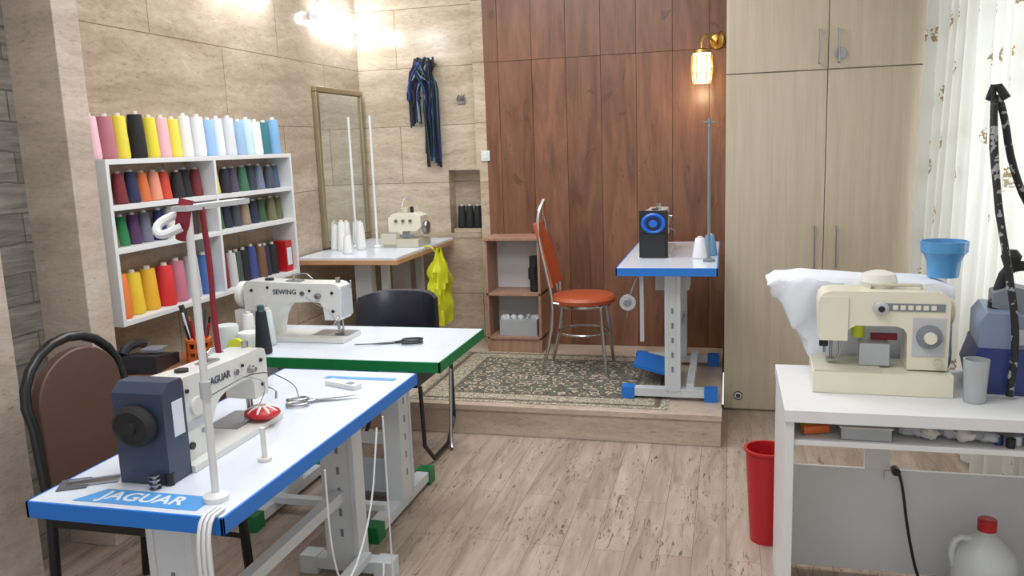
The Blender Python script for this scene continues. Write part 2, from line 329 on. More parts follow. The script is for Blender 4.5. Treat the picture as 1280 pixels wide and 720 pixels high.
# ---------------------------------------------------------------- sewing machines / tables
def stand(b,xs,zt,cap,colx=0,fl=.28,pedal=True,feet='foot_white',cw=.05):
    for x in xs:
        b.box(x-.035,x+.035,-cw+colx,cw+colx,.05,zt-.05,'foot_white')
        for sgn in (-1,1): b.box(x-.040,x+.040,colx+sgn*(cw+.006)-.01,colx+sgn*(cw+.006)+.01,.06,zt-.03,'foot_white')
        for k in range(5):
            for sx in (-1,1): b.box(x+sx*.036-.001,x+sx*.036+.001,-.006+colx,.006+colx,.16+k*.08,.19+k*.08,'grey_panel')
        b.box(x-.03,x+.03,-fl,fl,.02,.065,'foot_white'); b.box(x-.06,x+.06,-fl*.8,fl*.8,zt-.05,zt-.03,'foot_white')
        for sg in (-1,1): b.box(x-.036,x+.036,sg*fl-.035,sg*fl+.035,.0,.07,cap)
    b.box(xs[0],xs[1],colx-.02,colx+.02,.30,.34,'foot_white'); b.box(xs[0],xs[1],-.02-fl*.5,.02-fl*.5,.06,.09,'foot_white')
    if pedal:
        b.box(-.16,.16,-.02,.22,.09,.11,cap if pedal==2 else 'grey_panel',Matrix.Rotation(.25,3,'X'))
def table(name,cx,cy,rz,L,W,zf,zt,edge,colx=0,legs=None,pedal=True,fl=.26,cap=None,cw=.05):
    b=B(name); b.at(cx,cy,zf,rz); H=zt-zf
    b.box(-L/2+.006,L/2-.006,-W/2+.006,W/2-.006,H-.04,H,'white_lam')
    for a in ((-L/2,L/2,-W/2,-W/2+.008),(-L/2,L/2,W/2-.008,W/2),(-L/2,-L/2+.008,-W/2,W/2),(L/2-.008,L/2,-W/2,W/2)): b.box(*a,H-.042,H-.0005,edge)
    stand(b,legs or (-L/2+.2,L/2-.2),H,cap or edge,colx,fl,pedal,cw=cw)
    b.box(-.25,-.05,-.1,.08,H-.17,H-.045,'grey_light')
    return b
def machine(name,x,y,z,rz,brand,motor=None,wheel='black',accent='label_grey',sc=(1,1,1)):
    b=B(name); b.at(x,y,z+.001,rz,sc)
    b.box(-.24,.24,-.088,.088,0,.022,'machine_white'); b.box(.06,.235,-.03,.086,.022,.0235,'steel')
    body=[(-.232,.022),(-.105,.022),(-.10,.06),(-.09,.11),(-.07,.15),(-.045,.176),(-.01,.190),(.09,.194),(.125,.188),(.138,.170),(.142,.105),(.215,.105),(.222,.12),(.224,.245),(.218,.266),(.204,.280),(.185,.285),(.06,.285),(-.10,.290),(-.205,.297),(-.226,.293),(-.238,.278),(-.242,.25),(-.242,.10)]
    b.prism(body,-.053,.053,'machine_white')
    b.box(.222,.230,-.045,.045,.12,.27,'grey_light')
    b.cyl((.18,0,.05),.006,.06,'steel'); b.cyl((.18,0,.024),.002,.04,'steel',n=6); b.cyl((.20,0,.045),.004,.06,'steel')
    b.box(.165,.20,-.012,.012,.026,.032,'steel'); b.box(.19,.2,-.004,.004,.03,.05,'steel')
    b.cyl((.19,0,.285),.011,.022,'steel'); b.tube([(.215,.02,.24),(.235,.03,.25),(.24,.02,.29)],.003,'steel')
    for sg in (-1,1): b.cyl((.12,sg*.053,.225),.014,.014,'steel',(0,sg,0)); b.cyl((.12,sg*.066,.225),.009,.010,'chrome',(0,sg,0)); b.cyl((-.16,sg*.053,.19),.030,.008,'grey_light' if sg>0 else 'machine_white',(0,sg,0))
    b.cyl((.045,-.054,.237),.011,.006,'steel',(0,-1,0)); b.cyl((.08,-.054,.25),.006,.005,'black',(0,-1,0)); b.cyl((-.12,-.054,.265),.006,.005,'black',(0,-1,0)); b.cyl((-.2,-.054,.07),.012,.006,'black',(0,-1,0)); b.cyl((-.20,-.054,.25),.007,.005,'black',(0,-1,0)); b.cyl((.185,-.054,.24),.007,.005,'black',(0,-1,0)); b.cyl((.185,-.054,.15),.007,.005,'black',(0,-1,0))
    b.cyl((-.14,-.054,.10),.008,.005,'steel',(0,-1,0)); b.box(-.21,-.13,-.0545,-.053,.12,.15,'grey_light')
    b.tube([(.06,-.056,.22),(.1,-.075,.2),(.16,-.075,.17),(.19,-.06,.12),(.19,-.03,.06)],.0015,'steel',6,1)
    b.tube([(.21,-.06,.13),(.215,-.085,.12),(.20,-.09,.09)],.004,'steel',6,1)
    b.cyl((-.02,0,.288),.006,.035,'steel',n=8); b.cyl((-.14,0,.290),.02,.012,'black'); b.box(-.05,.02,-.02,.02,.285,.293,'steel')
    b.tube([(-.02,0,.315),(.03,.01,.330),(.07,.0,.30)],.003,'steel',6,1)
    if motor:
        q=.9/sc[2]*1.0
        b.prism([(-.335,.0),(-.242,.0),(-.242,.27*q),(-.25,.285*q),(-.305,.285*q),(-.335,.26*q)],-.078,.078,motor); b.box(-.30,-.255,-.080,-.078,.14,.25,'label_white')
        b.lathe((-.335,0,.19),[(.055,0),(.062,-.008),(.064,-.018),(.062,-.03),(.05,-.04),(.045,-.036),(.02,-.036),(.018,-.045)],wheel,'x',28)
        for k in range(8): a=k*math.pi/4; b.cyl((-.335-.034,.033*math.cos(a),.19+.033*math.sin(a)),.006,.004,'black','x',8)
    else:
        b.lathe((-.24,0,.22),[(.035,0),(.035,-.012),(.062,-.014),(.066,-.022),(.066,-.04),(.056,-.046),(.04,-.036),(.02,-.04),(.018,-.05)],wheel,'x',28)
        if wheel=='wheel_blue':
            b.lathe((-.280,0,.22),[(.040,0),(.040,-.004)],'black','x'); b.lathe((-.284,0,.22),[(.024,0),(.024,-.008)],'wheel_blue','x')
            b.box(-.262,-.243,-.078,.078,0,.30,'black')
        b.box(-.285,-.243,-.065,.065,.0,.15,'black' if wheel=='wheel_blue' else 'machine_white')
    o=b.done(.009,3)
    T=Matrix.Translation((x,y,z))@Matrix.Rotation(math.radians(rz),4,'Z')
    if brand: text(o,brand,T@Vector((-.04*sc[0],-.0542*sc[1],.243*sc[2])),.034*sc[2],(math.radians(90),0,math.radians(rz)),accent)
    return o

b=table('sewing_table',-1.365,2.14,90,1.22,.54,0,.75,'blue_edge',colx=.0,legs=(-.42,.50),pedal=True,fl=.15,cap='foot_white'); b.done(.003)
b=B('table_sticker'); b.at(-1.36,1.60,.7505); b.prism([(-.16,-.045),(.18,-.045),(.18,.03),(-.12,.03)],0,.0008,'sticker_blue','z'); b.box(-.05,.22,1.04,1.07,0,.0008,'sticker_blue')
o=b.done(0); text(o,'JAGUAR',(-1.35,1.593,.7515),.062,(0,0,0),'label_white')
machine('sewing_machine',-1.405,1.98,.75,90,'JAGUAR','navy','black_matt',sc=(.92,.93,.82))
b=table('sewing_table',-1.59,3.2,0,1.06,.60,0,.75,'green_edge',legs=(-.34,.21),fl=.30); b.done(.003)
machine('sewing_machine',-1.82,3.24,.75,0,'SEWING',None,'machine_white',sc=(1,1,.88))
b=table('sewing_table',-.305,4.78,90,1.14,.51,PZ,.92,'blue_edge',colx=-.02,legs=(-.36,.38),pedal=2,fl=.22,cw=.025)
b.box(-.5,-.48,.12,.14,.0+.35,.70,'grey_light'); b.done(.003)
machine('sewing_machine',-.40,4.86,.92,90,'', None,'wheel_blue','blue_edge',sc=(1,1,.86))
b=B('motor_pulley'); b.at(-.50,4.24,.0); b.cyl((0,0,.74),.042,.03,'chrome',(0,-1,0),24); b.cyl((0,-.03,.74),.02,.02,'grey_panel',(0,-1,0)); b.tube([(0,.01,.74),(.03,.02,.84),(.05,.05,.875)],.006,'steel'); b.tube([(0,0,.72),(-.01,0,.66)],.006,'steel'); b.done(.001)

def pole_stand(name,x,y,z,h,r=.007,arms=True,rz=0,mat='white_paint'):
    b=B(name); b.at(x,y,z,rz); b.lathe((0,0,0),[(.03,0),(.03,.012),(.012,.02)],mat); b.cyl((0,0,0),r,h,mat,n=12)
    if arms:
        for k in (-.012,.012): b.tube([(-.02,k,h-.01),(.22,k,h-.01)],.004,'steel')
    return b
b=pole_stand('thread_stand',-1.17,1.62,.7505,.70,r=.009,rz=90)
b.T=Matrix.Translation((-1.17,1.62,0))
b.box(-.02,.02,-.03,.22,1.435,1.447,'grey_light'); b.cyl((0,0,1.0),.013,.04,'grey_light')
b.tube([(-.005,-.02,1.40),(-.045,-.05,1.38),(-.055,-.04,1.41),(-.02,0,1.43)],.010,'white_paint',8,2)
b.tube([(-.02,.0,1.37),(-.01,-.01,1.41),(0.0,0.0,1.46)],.018,'red_dark',10,1,.5)
b.tube([(.015,.03,1.44),(.02,.035,1.3),(.017,.035,1.2),(.02,.035,1.10)],.008,'red_dark',8,1,.35)
for k in range(3): b.tube([(.03+.012*k,-.05,.7555),(.035+.012*k,-.125,.757),(.04+.014*k,-.14,.6),(.04+.02*k,-.12,.25),(.05,-.10,.01)],.005,'white_paint',6,2)
b.tube([(0,.0,1.0),(.02,.2,1.02),(.0,.4,.92),(-.05,.5,.85)],.0015,'black',6,2)
b.done(0)
b=pole_stand('thread_stand',-.10,4.45,.9205,.74,r=.008,arms=False,mat='grey_panel'); b.tube([(-.03,0,.72),(.03,0,.72)],.005,'steel'); b.tube([(0,-.03,.70),(0,.03,.70)],.005,'steel')
b.spool(-.05,.12,0,.04,.12,C(222,222,225)); b.spool(0,.25,0,.04,.12,C(100,150,190)); b.done(0)

# ---------------------------------------------------------------- overlock corner
b=B('overlock_table'); b.box(-2.585,-1.92,4.60,5.68,.875,.905,'beech_board'); b.box(-2.583,-1.925,4.605,5.675,.904,.92,'white_lam')
for y in (4.85,5.45):
    b.box(-2.45,-2.05,y-.03,y+.03,PZ,PZ+.05,'foot_white'); b.box(-2.30,-2.19,y-.04,y+.04,PZ,.875,'foot_white'); b.box(-2.13,-2.08,y-.02,y+.02,PZ,.875,'foot_white')
b.box(-2.25,-2.22,4.85,5.45,.5,.54,'foot_white'); b.done(.003)
b=B('overlock_machine'); b.at(-2.10,5.22,.921,0)
b.box(-.12,.13,-.12,.12,0,.05,'cream_dark'); b.box(-.13,-.02,-.13,.1,.02,.09,'cream_dark'); b.prism([(-.1,.05),(-.01,.05),(.0,.1),(.10,.1),(.13,.13),(.13,.20),(.08,.22),(-.06,.22),(-.10,.19)],-.06,.08,'cream')
b.lathe((.13,.0,.12),[(.04,0),(.045,.01),(.045,.03),(.03,.035)],'steel','x'); b.box(-.12,-.03,-.1,.0,.09,.094,'steel'); b.cyl((-.08,-.03,.094),.005,.1,'steel'); b.cyl((.0,-.0,.22),.03,.03,'cream_dark'); b.cyl((.05,0,.22),.012,.04,'black')
for k in range(3): b.cyl((-.04+k*.05,-.06,.17),.011,.015,'steel',(0,-1,0))
b.box(-.08,.08,-.064,-.06,.06,.08,'grey_panel')
b.tube([(-.02,0,.25),(-.02,.04,.32),(.06,.04,.30),(.1,0,.2)],.003,'steel',6,2); b.done(.006,3)
b=B('thread_rack'); b.at(0,0,.921)
for x,y in ((-2.42,5.12),(-2.26,5.10)):
    b.cyl((x,y,0),.008,.86,'white_paint',n=10); b.lathe((x,y,0),[(.025,0),(.025,.01),(.01,.02)],'white_paint')
for x,y,h in ((-2.50,4.98,.17),(-2.44,4.95,.20),(-2.33,5.0,.19),(-2.5,5.3,.17),(-2.33,4.80,.12),(-2.5,5.15,.18)):
    b.spool(x,y,0,.034,h,C(222,222,220))
b.done(0)
b=B('plastic_bag')
N=30
vs=[];fs=[]
for j in range(15):
    v=j/14; wd=.03+.12*math.sin(min(1,v*1.1)*math.pi*.62); z=.90-.48*v
    for k in range(N):
        a=2*math.pi*k/N; rr=1+.5*noise.noise(Vector((math.cos(a)*3,math.sin(a)*3,v*6)))+.18*math.sin(a*7+v*8)*(1-v*.6)
        vs.append((-1.84+.055*math.cos(a)*rr*min(1,v*3+.2),5.12+wd*math.sin(a)*rr,z+.02*math.sin(3*a)*(1 if j==0 else .3)))
for j in range(14):
    for k in range(N): fs.append((j*N+k,j*N+(k+1)%N,(j+1)*N+(k+1)%N,(j+1)*N+k))
fs.append(tuple(range(14*N,15*N))); b._add(vs,fs,'bag'); b.tube([(-1.85,5.1,.88),(-1.87,5.08,.925),(-1.94,5.12,.927)],.006,'bag',6,1); b.done(0)

b=B('hanging_scarves'); b.at(-2.08,BY-.03,0)
b.tube([(-.09,0,2.14),(.09,0,2.14)],.008,'steel')
rc=[(24,26,36),(30,44,78),(22,22,26),(34,58,116),(60,104,104),(28,32,56),(24,24,28),(36,60,120),(150,160,168),(20,22,36),(26,26,30),(30,34,60)]
ru=random.uniform
for i in range(60):
    c=rc[(i*7)%12]; x0_=ru(-.07,.06); left=i<22
    if left: xb=ru(-.13,-.045); zb=ru(1.70,1.92)
    else: xb=ru(.0,.085); zb=ru(1.42,1.66)
    yo=-.02-ru(0,.045)
    b.tube([(x0_*.7+ru(-.03,.03),-.01,2.14+ru(0,.05)),(x0_+ru(-.03,.03),yo-.01,2.09+ru(-.03,.03)),(xb+ru(-.025,.025),yo,2.0),(xb+ru(-.02,.02),yo,1.86 if not left else 1.92),(xb+ru(-.02,.02),yo+.008,zb)],ru(.006,.013),C(*c),6,1,ru(.25,.6))
for i in range(8): a=i*.8; b.ball((.05*math.cos(a)*.9,-.03,2.11+.035*math.sin(a)),.026,C(*rc[i]),1,.7,1.1,10,.5)
b.done(0)
b=B('wall_hook'); b.at(-1.83,BY-.004,1.86); b.box(-.03,.03,-.01,.0,-.0,.05,'steel')
for k in (-.02,0,.02): b.tube([(k,0,.04),(k,-.04,.02),(k+.02,-.05,.06)],.005,'steel',6,1)
b.done(.001)
b=B('light_switch'); b.box(-1.66,-1.60,5.585,5.598,1.46,1.53,'white_paint'); b.box(-1.645,-1.615,5.58,5.586,1.475,1.515,'label_white'); b.done(.002)
b=B('black_thread_cones')
for x in (-1.88,-1.82,-1.76): b.spool(x,BY+.06,.981,.034,.17,'black_matt',.75)
b.box(-1.93,-1.70,BY+.01,BY+.12,.951,.98,'travertine_back'); b.done(0)

b=B('shelf_unit'); x0,x1,ya,yb,z0,z1=-1.59,-1.21,5.33,5.595,PZ,.935
for x in (x0,x1-.018): b.box(x,x+.018,ya,yb,z0,z1,'unit_wood')
b.box(x0-.01,x1+.01,ya-.01,yb,z1,z1+.018,'unit_wood')
for z in (z0+.09,.56): b.box(x0,x1,ya,yb,z,z+.018,'unit_wood')
b.box(x0,x1,ya+.01,ya+.02,z0,z0+.09,'unit_wood'); b.box(x0+.015,x1-.015,yb-.012,yb-.006,z0,z1,'white_paint'); b.done(.002)
b=B('storage_basket'); b.at(-1.38,5.43,z0+.109)
b.prism([(-.13,-.07),(.13,-.07),(.13,.07),(-.13,.07)],0,.11,'clear_plastic','z')
for i in range(14): b.ball((-.11+i*.017,-.02+random.random()*.04,.115),.024,['grey_light','white_paint','grey_panel'][i%3],nz=.4,n=10)
b.done(.004)
b=B('dark_thread_cones')
for x,z in ((-1.27,.579),(-1.28,.66),(-1.27,.74)): b.cyl((x,5.42,z),.032,.08,'black_matt')
b.done(.003)

b=B('patterned_rug'); X0,X1,Y0,Y1=-1.74,-.30,4.22,5.32; z=PZ+.002
for d,m,h in ((0,'rug_border',.002),(.045,'rug_guard',.0026),(.075,'rug_border',.0032),(.19,'rug_guard',.0038),(.215,'rug_field',.0044)): b.box(X0+d,X1-d,Y0+d*.8,Y1-d*.8,z,z+h,m)
b.done(0)

b=B('metal_chair'); b.at(-.86,4.96,PZ+.007)
S=.455
b.lathe((.0,0,S-.035),[(.17,0),(.195,.008),(.20,.03),(.185,.048),(.12,.055)],'orange_seat',n=32)
b.lathe((0,0,S-.05),[(.17,0),(.17,.015)],'chrome',n=32)
for sx,sy in ((1,-1),(1,1)): b.tube([(sx*.12,sy*.12,S-.04),(sx*.16,sy*.17,0)],.011,'chrome')
for sy in (-1,1):
    b.tube([(-.235,sy*.17,0),(-.17,sy*.155,.25),(-.16,sy*.15,S),(-.19,sy*.145,.6),(-.25,sy*.12,.85),(-.25,sy*.07,.98),(-.23,0,1.05)],.011,'chrome',8,2)
    b.tube([(-.17,sy*.10,.43),(-.2,sy*.1,.6),(-.262,sy*.075,.86)],.007,'chrome',8,1)
    b.tube([(-.17,sy*.15,.44),(0,sy*.14,S-.04),(.13,sy*.12,S-.045)],.009,'chrome')
ring=[(.155*math.cos(a),.155*math.sin(a),.24) for a in [k*math.pi/12 for k in range(25)]]; b.tube(ring,.008,'chrome')
vs=[];fs=[]
for j in range(7):
    v=j/6; zz=.53+.38*v; xx=-.175-.10*v; hw=.15-.03*v
    for k in range(5):
        u=-1+k/2; vs.append((xx-.02*(1-u*u),u*hw,zz)); 
n0=len(vs); vs+=[(x+.022,y,z) for x,y,z in vs]
for j in range(6):
    for k in range(4):
        a=j*5+k; fs.append((a,a+1,a+6,a+5)); fs.append((n0+a,n0+a+5,n0+a+6,n0+a+1))
for j in range(6):
    for k in (0,4): a=j*5+k; fs.append((a,a+5,n0+a+5,n0+a))
for k in range(4):
    for j in (0,6): a=j*5+k; fs.append((a,a+1,n0+a+1,n0+a))
b._add(vs,fs,'orange_seat'); b.done(.002)

b=B('dining_chair'); b.at(-2.0,2.27,0,0)
hw=.215
arch=[(-.13,-hw,.0),(-.10,-hw,.42),(-.12,-hw,.72)]+[(-.14-.02*math.sin(a),-hw*math.cos(a),.79+.18*math.sin(a)) for a in [k*math.pi/10 for k in range(11)]]+[(-.12,hw,.72),(-.10,hw,.42),(-.13,hw,.0)]
b.tube(arch,.017,'black',10)
pad=[(-hw+.03,.50)]+[(-(hw-.03)*math.cos(a),.78+.155*math.sin(a)) for a in [k*math.pi/12 for k in range(13)]]+[(hw-.03,.50)]
b.prism(pad,-.155,-.115,'brown_leather','x')
b.box(-.10,.33,-.22,.22,.43,.49,'brown_leather'); b.box(-.11,.34,-.225,.225,.395,.43,'black')
for sy in (-1,1): b.tube([(.31,sy*.2,.40),(.33,sy*.2,0)],.018,'black'); b.tube([(-.11,sy*.21,.2),(.32,sy*.2,.2)],.01,'black')
b.done(.012,3)

b=B('leather_chair'); b.at(-1.665,3.86,0,0)
vs=[];fs=[];J,K=8,12
for j in range(J+1):
    v=j/J; z=.50+.32*v
    for k in range(K+1):
        u=-1+2*k/K; curve=-.13*abs(u)**3; puff=.03*(1-abs(u)**4)*(math.sin(v*math.pi)**.5 if 0<v<1 else 0)
        vs.append((u*.225*(1-.05*v*v),.17+curve-puff+.04*v,z-.02*abs(u)**4*v))
n0=len(vs); vs+=[(x,y+.05,z) for x,y,z in vs]
W=K+1
for j in range(J):
    for k in range(K): a=j*W+k; fs+=[(a,a+1,a+W+1,a+W),(n0+a,n0+a+W,n0+a+W+1,n0+a+1)]
    for k in (0,K): a=j*W+k; fs.append((a,a+W,n0+a+W,n0+a))
for k in range(K):
    for j in (0,J): a=j*W+k; fs.append((a,a+1,n0+a+1,n0+a))
b._add(vs,fs,'dark_leather'); b.box(-.22,.22,-.24,.20,.42,.50,'dark_leather')
for sx in (-1,1):
    b.tube([(sx*.22,-.20,.42),(sx*.24,-.22,.02),(sx*.24,.22,.02),(sx*.235,.23,.45),(sx*.22,.22,.62)],.011,'black',8,1)
    b.tube([(sx*.24,.2,.40),(sx*.26,.10,.06),(sx*.28,.05,.012)],.010,'steel')
b.done(.012,3)

b=B('side_cabinet'); b.box(-2.57,-2.16,2.80,3.16,.06,.66,'cabinet_wood'); b.box(-2.58,-2.15,2.79,3.17,.66,.685,'cabinet_wood'); b.box(-2.56,-2.165,2.795,2.80,.1,.36,'unit_wood'); b.box(-2.56,-2.165,2.795,2.80,.38,.64,'unit_wood')
for x in (-2.54,-2.2):
    for y in (2.83,3.13): b.box(x-.015,x+.015,y-.015,y+.015,0,.06,'cabinet_wood')
b.cyl((-2.36,2.795,.51),.012,.02,'brass',(0,-1,0)); b.done(.003)
b=B('telephone'); b.at(-2.36,2.90,.686,10); b.prism([(-.10,0),(.10,0),(.10,.045),(-.10,.075)],-.09,.09,'phone','x'); b.tube([(-.06,-.08,.075),(-.06,-.05,.1),(-.06,.05,.1),(-.06,.09,.085)],.02,'phone',8,1); b.box(-.02,.06,-.02,.07,.07,.082,'grey_panel'); b.tube([(-.06,-.08,.06),(-.1,-.1,.02),(0,-.11,.01)],.004,'black',6,1); b.done(.006)
b=B('pencil_cup'); b.at(-2.22,3.06,.686)
for z0_,z1_ in ((0,.02),(.04,.055),(.08,.095)): b.lathe((0,0,0),[(.05,z0_),(.055,z0_),(.055,z1_),(.05,z1_)],'orange')
for k in range(10): a=k*.628; b.box(.05*math.cos(a)-.004,.05*math.cos(a)+.004,.05*math.sin(a)-.004,.05*math.sin(a)+.004,0,.09,'orange')
for i,c in enumerate(['red','black','navy','steel','orange','label_white','black','red','wheel_blue']):
    a=i*.7; b.tube([(.02*math.cos(a),.02*math.sin(a),.01),(.055*math.cos(a),.055*math.sin(a),.16+.025*(i%3))],.005,c,6)
b.tube([(-.02,0,.05),(-.07,0,.24)],.012,'black',8); b.done(0)

b=B('thread_cones_on_table'); b.at(0,0,.751)
b.spool(-1.84,2.955,0,.034,.19,C(28,34,40),.62); b.cyl((-1.84,2.955,.18),.014,.02,C(40,90,90))
b.lathe((-1.95,3.03,0),[(.045,0),(.05,.01),(.05,.06),(.045,.07)],'white_paint'); b.lathe((-2.05,3.02,0),[(.045,0),(.05,.01),(.05,.09),(.045,.1)],C(200,205,205)); b.spool(-2.0,3.11,0,.036,.14,C(222,222,220)); b.spool(-1.9,3.10,0,.03,.16,C(205,215,215)); b.done(0)
b=B('tape_roll'); b.at(-1.95,2.935,.751); b.cyl((0,-.0,.034),.032,.03,'yellow_tape',(.3,-1,.1),24); b.cyl((.055,-.005,.0),.026,.03,'gold_green',n=24); b.done(.002)
def scissors(name,x,y,z,rz,L,mat_h,mat_b='steel'):
    b=B(name); b.at(x,y,z+.002,rz)
    for s in (-1,1):
        R=Matrix.Rotation(s*.09,3,'Z')
        P=[R@Vector(p) for p in ((0,-.006,0),(L*.6,0,0),(0,.008,0))]; b.prism([(p.x,p.y) for p in P],.002+.002*s,.004+.002*s,mat_b,'z')
        b.tube([(0,0,.004),(-L*.12,-s*.012,.006)],.005,mat_h)
        c=Vector((-L*.27,-s*.028,.006)); b.tube([(c.x+L*.15*math.cos(a),c.y+.02*math.sin(a),c.z) for a in [k*math.pi/8 for k in range(17)]],.005,mat_h)
    b.cyl((0,0,0),.006,.009,'steel'); b.done(0)
scissors('scissors',-1.36,3.18,.75,200,.28,'black','paper_dark')
scissors('scissors',-1.30,2.37,.75,28,.22,'steel')
b=B('thread_snips'); b.at(-1.55,1.66,.751,30); b.box(-.06,.06,-.02,.0,0,.006,'steel'); b.box(-.06,.06,.008,.02,0,.006,'grey_panel'); b.box(-.08,-.01,-.035,.035,0,.003,'paper_dark'); b.done(.001)
b=B('metal_bobbins'); b.at(-1.36,1.65,.751)
for i in range(3): b.lathe((0,0,.012*i),[(.014,0),(.014,.002),(.007,.003),(.007,.009),(.014,.01),(.014,.012)],'steel')
b.cyl((.02,.03,0),.012,.03,'black'); b.done(0)
b=B('pin_cushion'); b.at(-1.35,2.13,.771)
b.ball((0,0,.020),.056,'red',1,.85,.36)
for k in range(9): a=k*.7; b.tube([(.012*math.cos(a),.012*math.sin(a),.040),(.034*math.cos(a),.03*math.sin(a),.034),(.05*math.cos(a),.042*math.sin(a),.024)],.005,'offwhite',6)
b.done(0)
b=B('spool_pin'); b.at(-1.19,1.87,.751); b.cyl((0,0,0),.018,.008,'offwhite'); b.cyl((0,0,0),.007,.09,'offwhite'); b.done(0)
b=B('remote_control'); b.at(-1.29,2.55,.751,-20); b.box(-.07,.07,-.02,.02,0,.016,'white_paint'); b.box(.02,.05,-.012,.012,.016,.017,'grey_panel'); b.done(.003)
b=B('hanging_cables')
for pts in ([(-1.06,1.95,.70),(-1.06,1.95,.45),(-1.05,2.0,.30),(-1.05,2.2,.45),(-1.06,2.3,.70)],[(-1.06,2.35,.72),(-1.06,2.35,.1)],[(-1.04,1.9,.02),(-1.0,1.9,.01),(-1.0,2.1,.05),(-1.02,2.2,.3)]): b.tube(pts,.003,'white_paint',6,2)
b.done(0)
b=B('floor_cable'); b.tube([(-2.2,2.0,.006),(-2.0,1.92,.006),(-1.95,2.05,.05),(-1.85,1.95,.006),(-1.8,2.1,.006)],.005,'white_paint',6,3); b.done(0)

b=B('wall_lamp'); b.at(-.17,5.46,0)
b.lathe((.09,.135,2.16),[(.05,0),(.045,.012),(.02,.02)],'brass',(0,-1,0)); b.tube([(.09,.12,2.16),(.09,.04,2.12),(.03,0,2.20),(0,0,2.16),(0,0,2.10)],.008,'brass',8,2); b.tube([(.09,.1,2.16),(.11,.05,2.22),(.13,.02,2.17),(.12,.03,2.13)],.006,'brass',8,2)
b.lathe((0,0,2.08),[(.055,0),(.05,.02),(.02,.03)],'brass'); b.lathe((0,0,1.90),[(.05,0),(.058,.02),(.062,.10),(.055,.18)],'glass_shade',n=24)
for k in range(12):
    a=k*math.pi/6; b.tube([(.062*math.cos(a),.062*math.sin(a),2.07),(.067*math.cos(a),.067*math.sin(a),1.98),(.056*math.cos(a),.056*math.sin(a),1.895)],.0035,'brass',6)
b.done(0)
for ya_,yb_,z in ((5.04,5.66,2.41),(3.9,4.5,2.50)):
    b=B('wall_tube_lamp'); b.box(WX+.001,WX+.02,ya_-.02,yb_+.02,z-.02,z+.03,'white_paint'); b.cyl((WX+.058,ya_,z),.036,yb_-ya_,'lamp_tube','y',16); b.box(WX+.015,WX+.06,ya_-.006,ya_,z-.02,z+.02,'white_paint'); b.box(WX+.015,WX+.06,yb_,yb_+.01,z-.02,z+.02,'white_paint'); b.done(0)

# ---------------------------------------------------------------- right desk
b=B('machine_desk'); x0,x1=.165,1.12
b.box(x0,x1,2.50,3.03,.712,.75,'white_paint'); b.box(x0+.003,x0+.03,2.51,3.02,0,.712,'white_paint'); b.box(x1-.03,x1-.01,2.53,3.02,0,.712,'white_paint')
b.box(x0+.03,x1-.03,2.52,3.0,.635,.652,'white_paint'); b.box(x0+.03,x1-.03,2.97,2.985,.02,.40,'white_paint')
b.box(x0+.30,x0+.38,2.96,2.99,.40,.635,'white_paint'); b.done(.002)
b=B('sewing_machine'); b.at(.465,2.79,.751,-2,(.98,1,.97))
b.box(-.205,.205,-.10,.10,0,.070,'cream'); b.box(-.20,.0,-.10,.10,.070,.076,'cream_dark')
prof=[(.195,.075),(.197,.29),(.190,.31),(.175,.322),(.15,.327),(-.15,.327),(-.172,.322),(-.185,.308),(-.190,.285),(-.187,.19),(-.105,.19),(-.092,.205),(-.075,.215),(.045,.215),(.065,.207),(.075,.19),(.078,.075)]
b.prism(prof,-.055,.07,'cream'); b.box(-.185,-.10,-.062,.07,.165,.310,'cream')
b.box(-.02,.18,-.058,-.054,.265,.29,'grey_panel'); 
for k in range(6): b.box(.03+.022*k,.045+.022*k,-.059,-.058,.270,.285,'cream')
b.lathe((-.005,-.055,.275),[(.023,0),(.023,.016),(.015,.022)],'grey_light',(0,-1,0)); b.cyl((-.005,-.077,.275),.01,.003,'black',(0,-1,0))
b.box(.09,.185,-.058,-.054,.12,.245,'grey_light'); b.lathe((.138,-.058,.185),[(.038,0),(.036,.014),(.02,.02)],'grey_panel',(0,-1,0),24); b.lathe((.138,-.076,.185),[(.02,0),(.018,.012)],'cream',(0,-1,0)); b.cyl((.165,-.056,.10),.012,.015,'cream_dark',(0,-1,0))
b.cyl((-.145,0,.09),.005,.08,'steel'); b.box(-.16,-.13,-.015,.015,.085,.092,'steel'); b.cyl((-.165,.0,.11),.004,.06,'steel'); b.cyl((-.17,-.03,.14),.014,.03,'black'); b.tube([(-.125,-.02,.19),(-.12,-.04,.12),(-.13,-.04,.1)],.004,'steel')
b.box(-.06,.03,-.03,.04,.078,.15,'clear_plastic'); b.cyl((-.06,.03,.16),.02,.04,'yellow_tape'); b.box(-.02,.06,.03,.05,.15,.17,'red_dark')
b.tube([(-.03,0,.325),(-.03,0,.34),(.12,0,.34),(.12,0,.325)],.006,'cream_dark'); b.lathe((0,.05,.325),[(.05,0),(.058,.02),(.05,.045),(.02,.055)],'offwhite')
b.lathe((.195,.0,.26),[(.03,0),(.04,.004),(.04,.016),(.035,.018)],'cream_dark','x',24); b.done(.008,3)
b=B('plastic_cup'); b.at(.715,2.66,.751); b.lathe((0,0,0),[(.03,0),(.036,.13),(.032,.13),(.028,.005)],'clear_plastic'); b.done(0)
b=B('ironing_cushion')
out=[(.13,1.055),(.16,1.08),(.26,1.09),(.45,1.08),(.66,1.07),(.72,1.05),(.72,.80),(.70,.755),(.34,.755),(.28,.78),(.25,.85),(.21,.90),(.18,.98),(.15,1.01)]
b.prism(out,2.92,3.14,'cloth_white')
bmesh.ops.subdivide_edges(b.bm,edges=b.bm.edges[:],cuts=3,use_grid_fill=True)
bmesh.ops.triangulate(b.bm,faces=[f for f in b.bm.faces if len(f.verts)>4])
for _ in range(2): bmesh.ops.subdivide_edges(b.bm,edges=[e for e in b.bm.edges if e.calc_length()>.06],cuts=1)
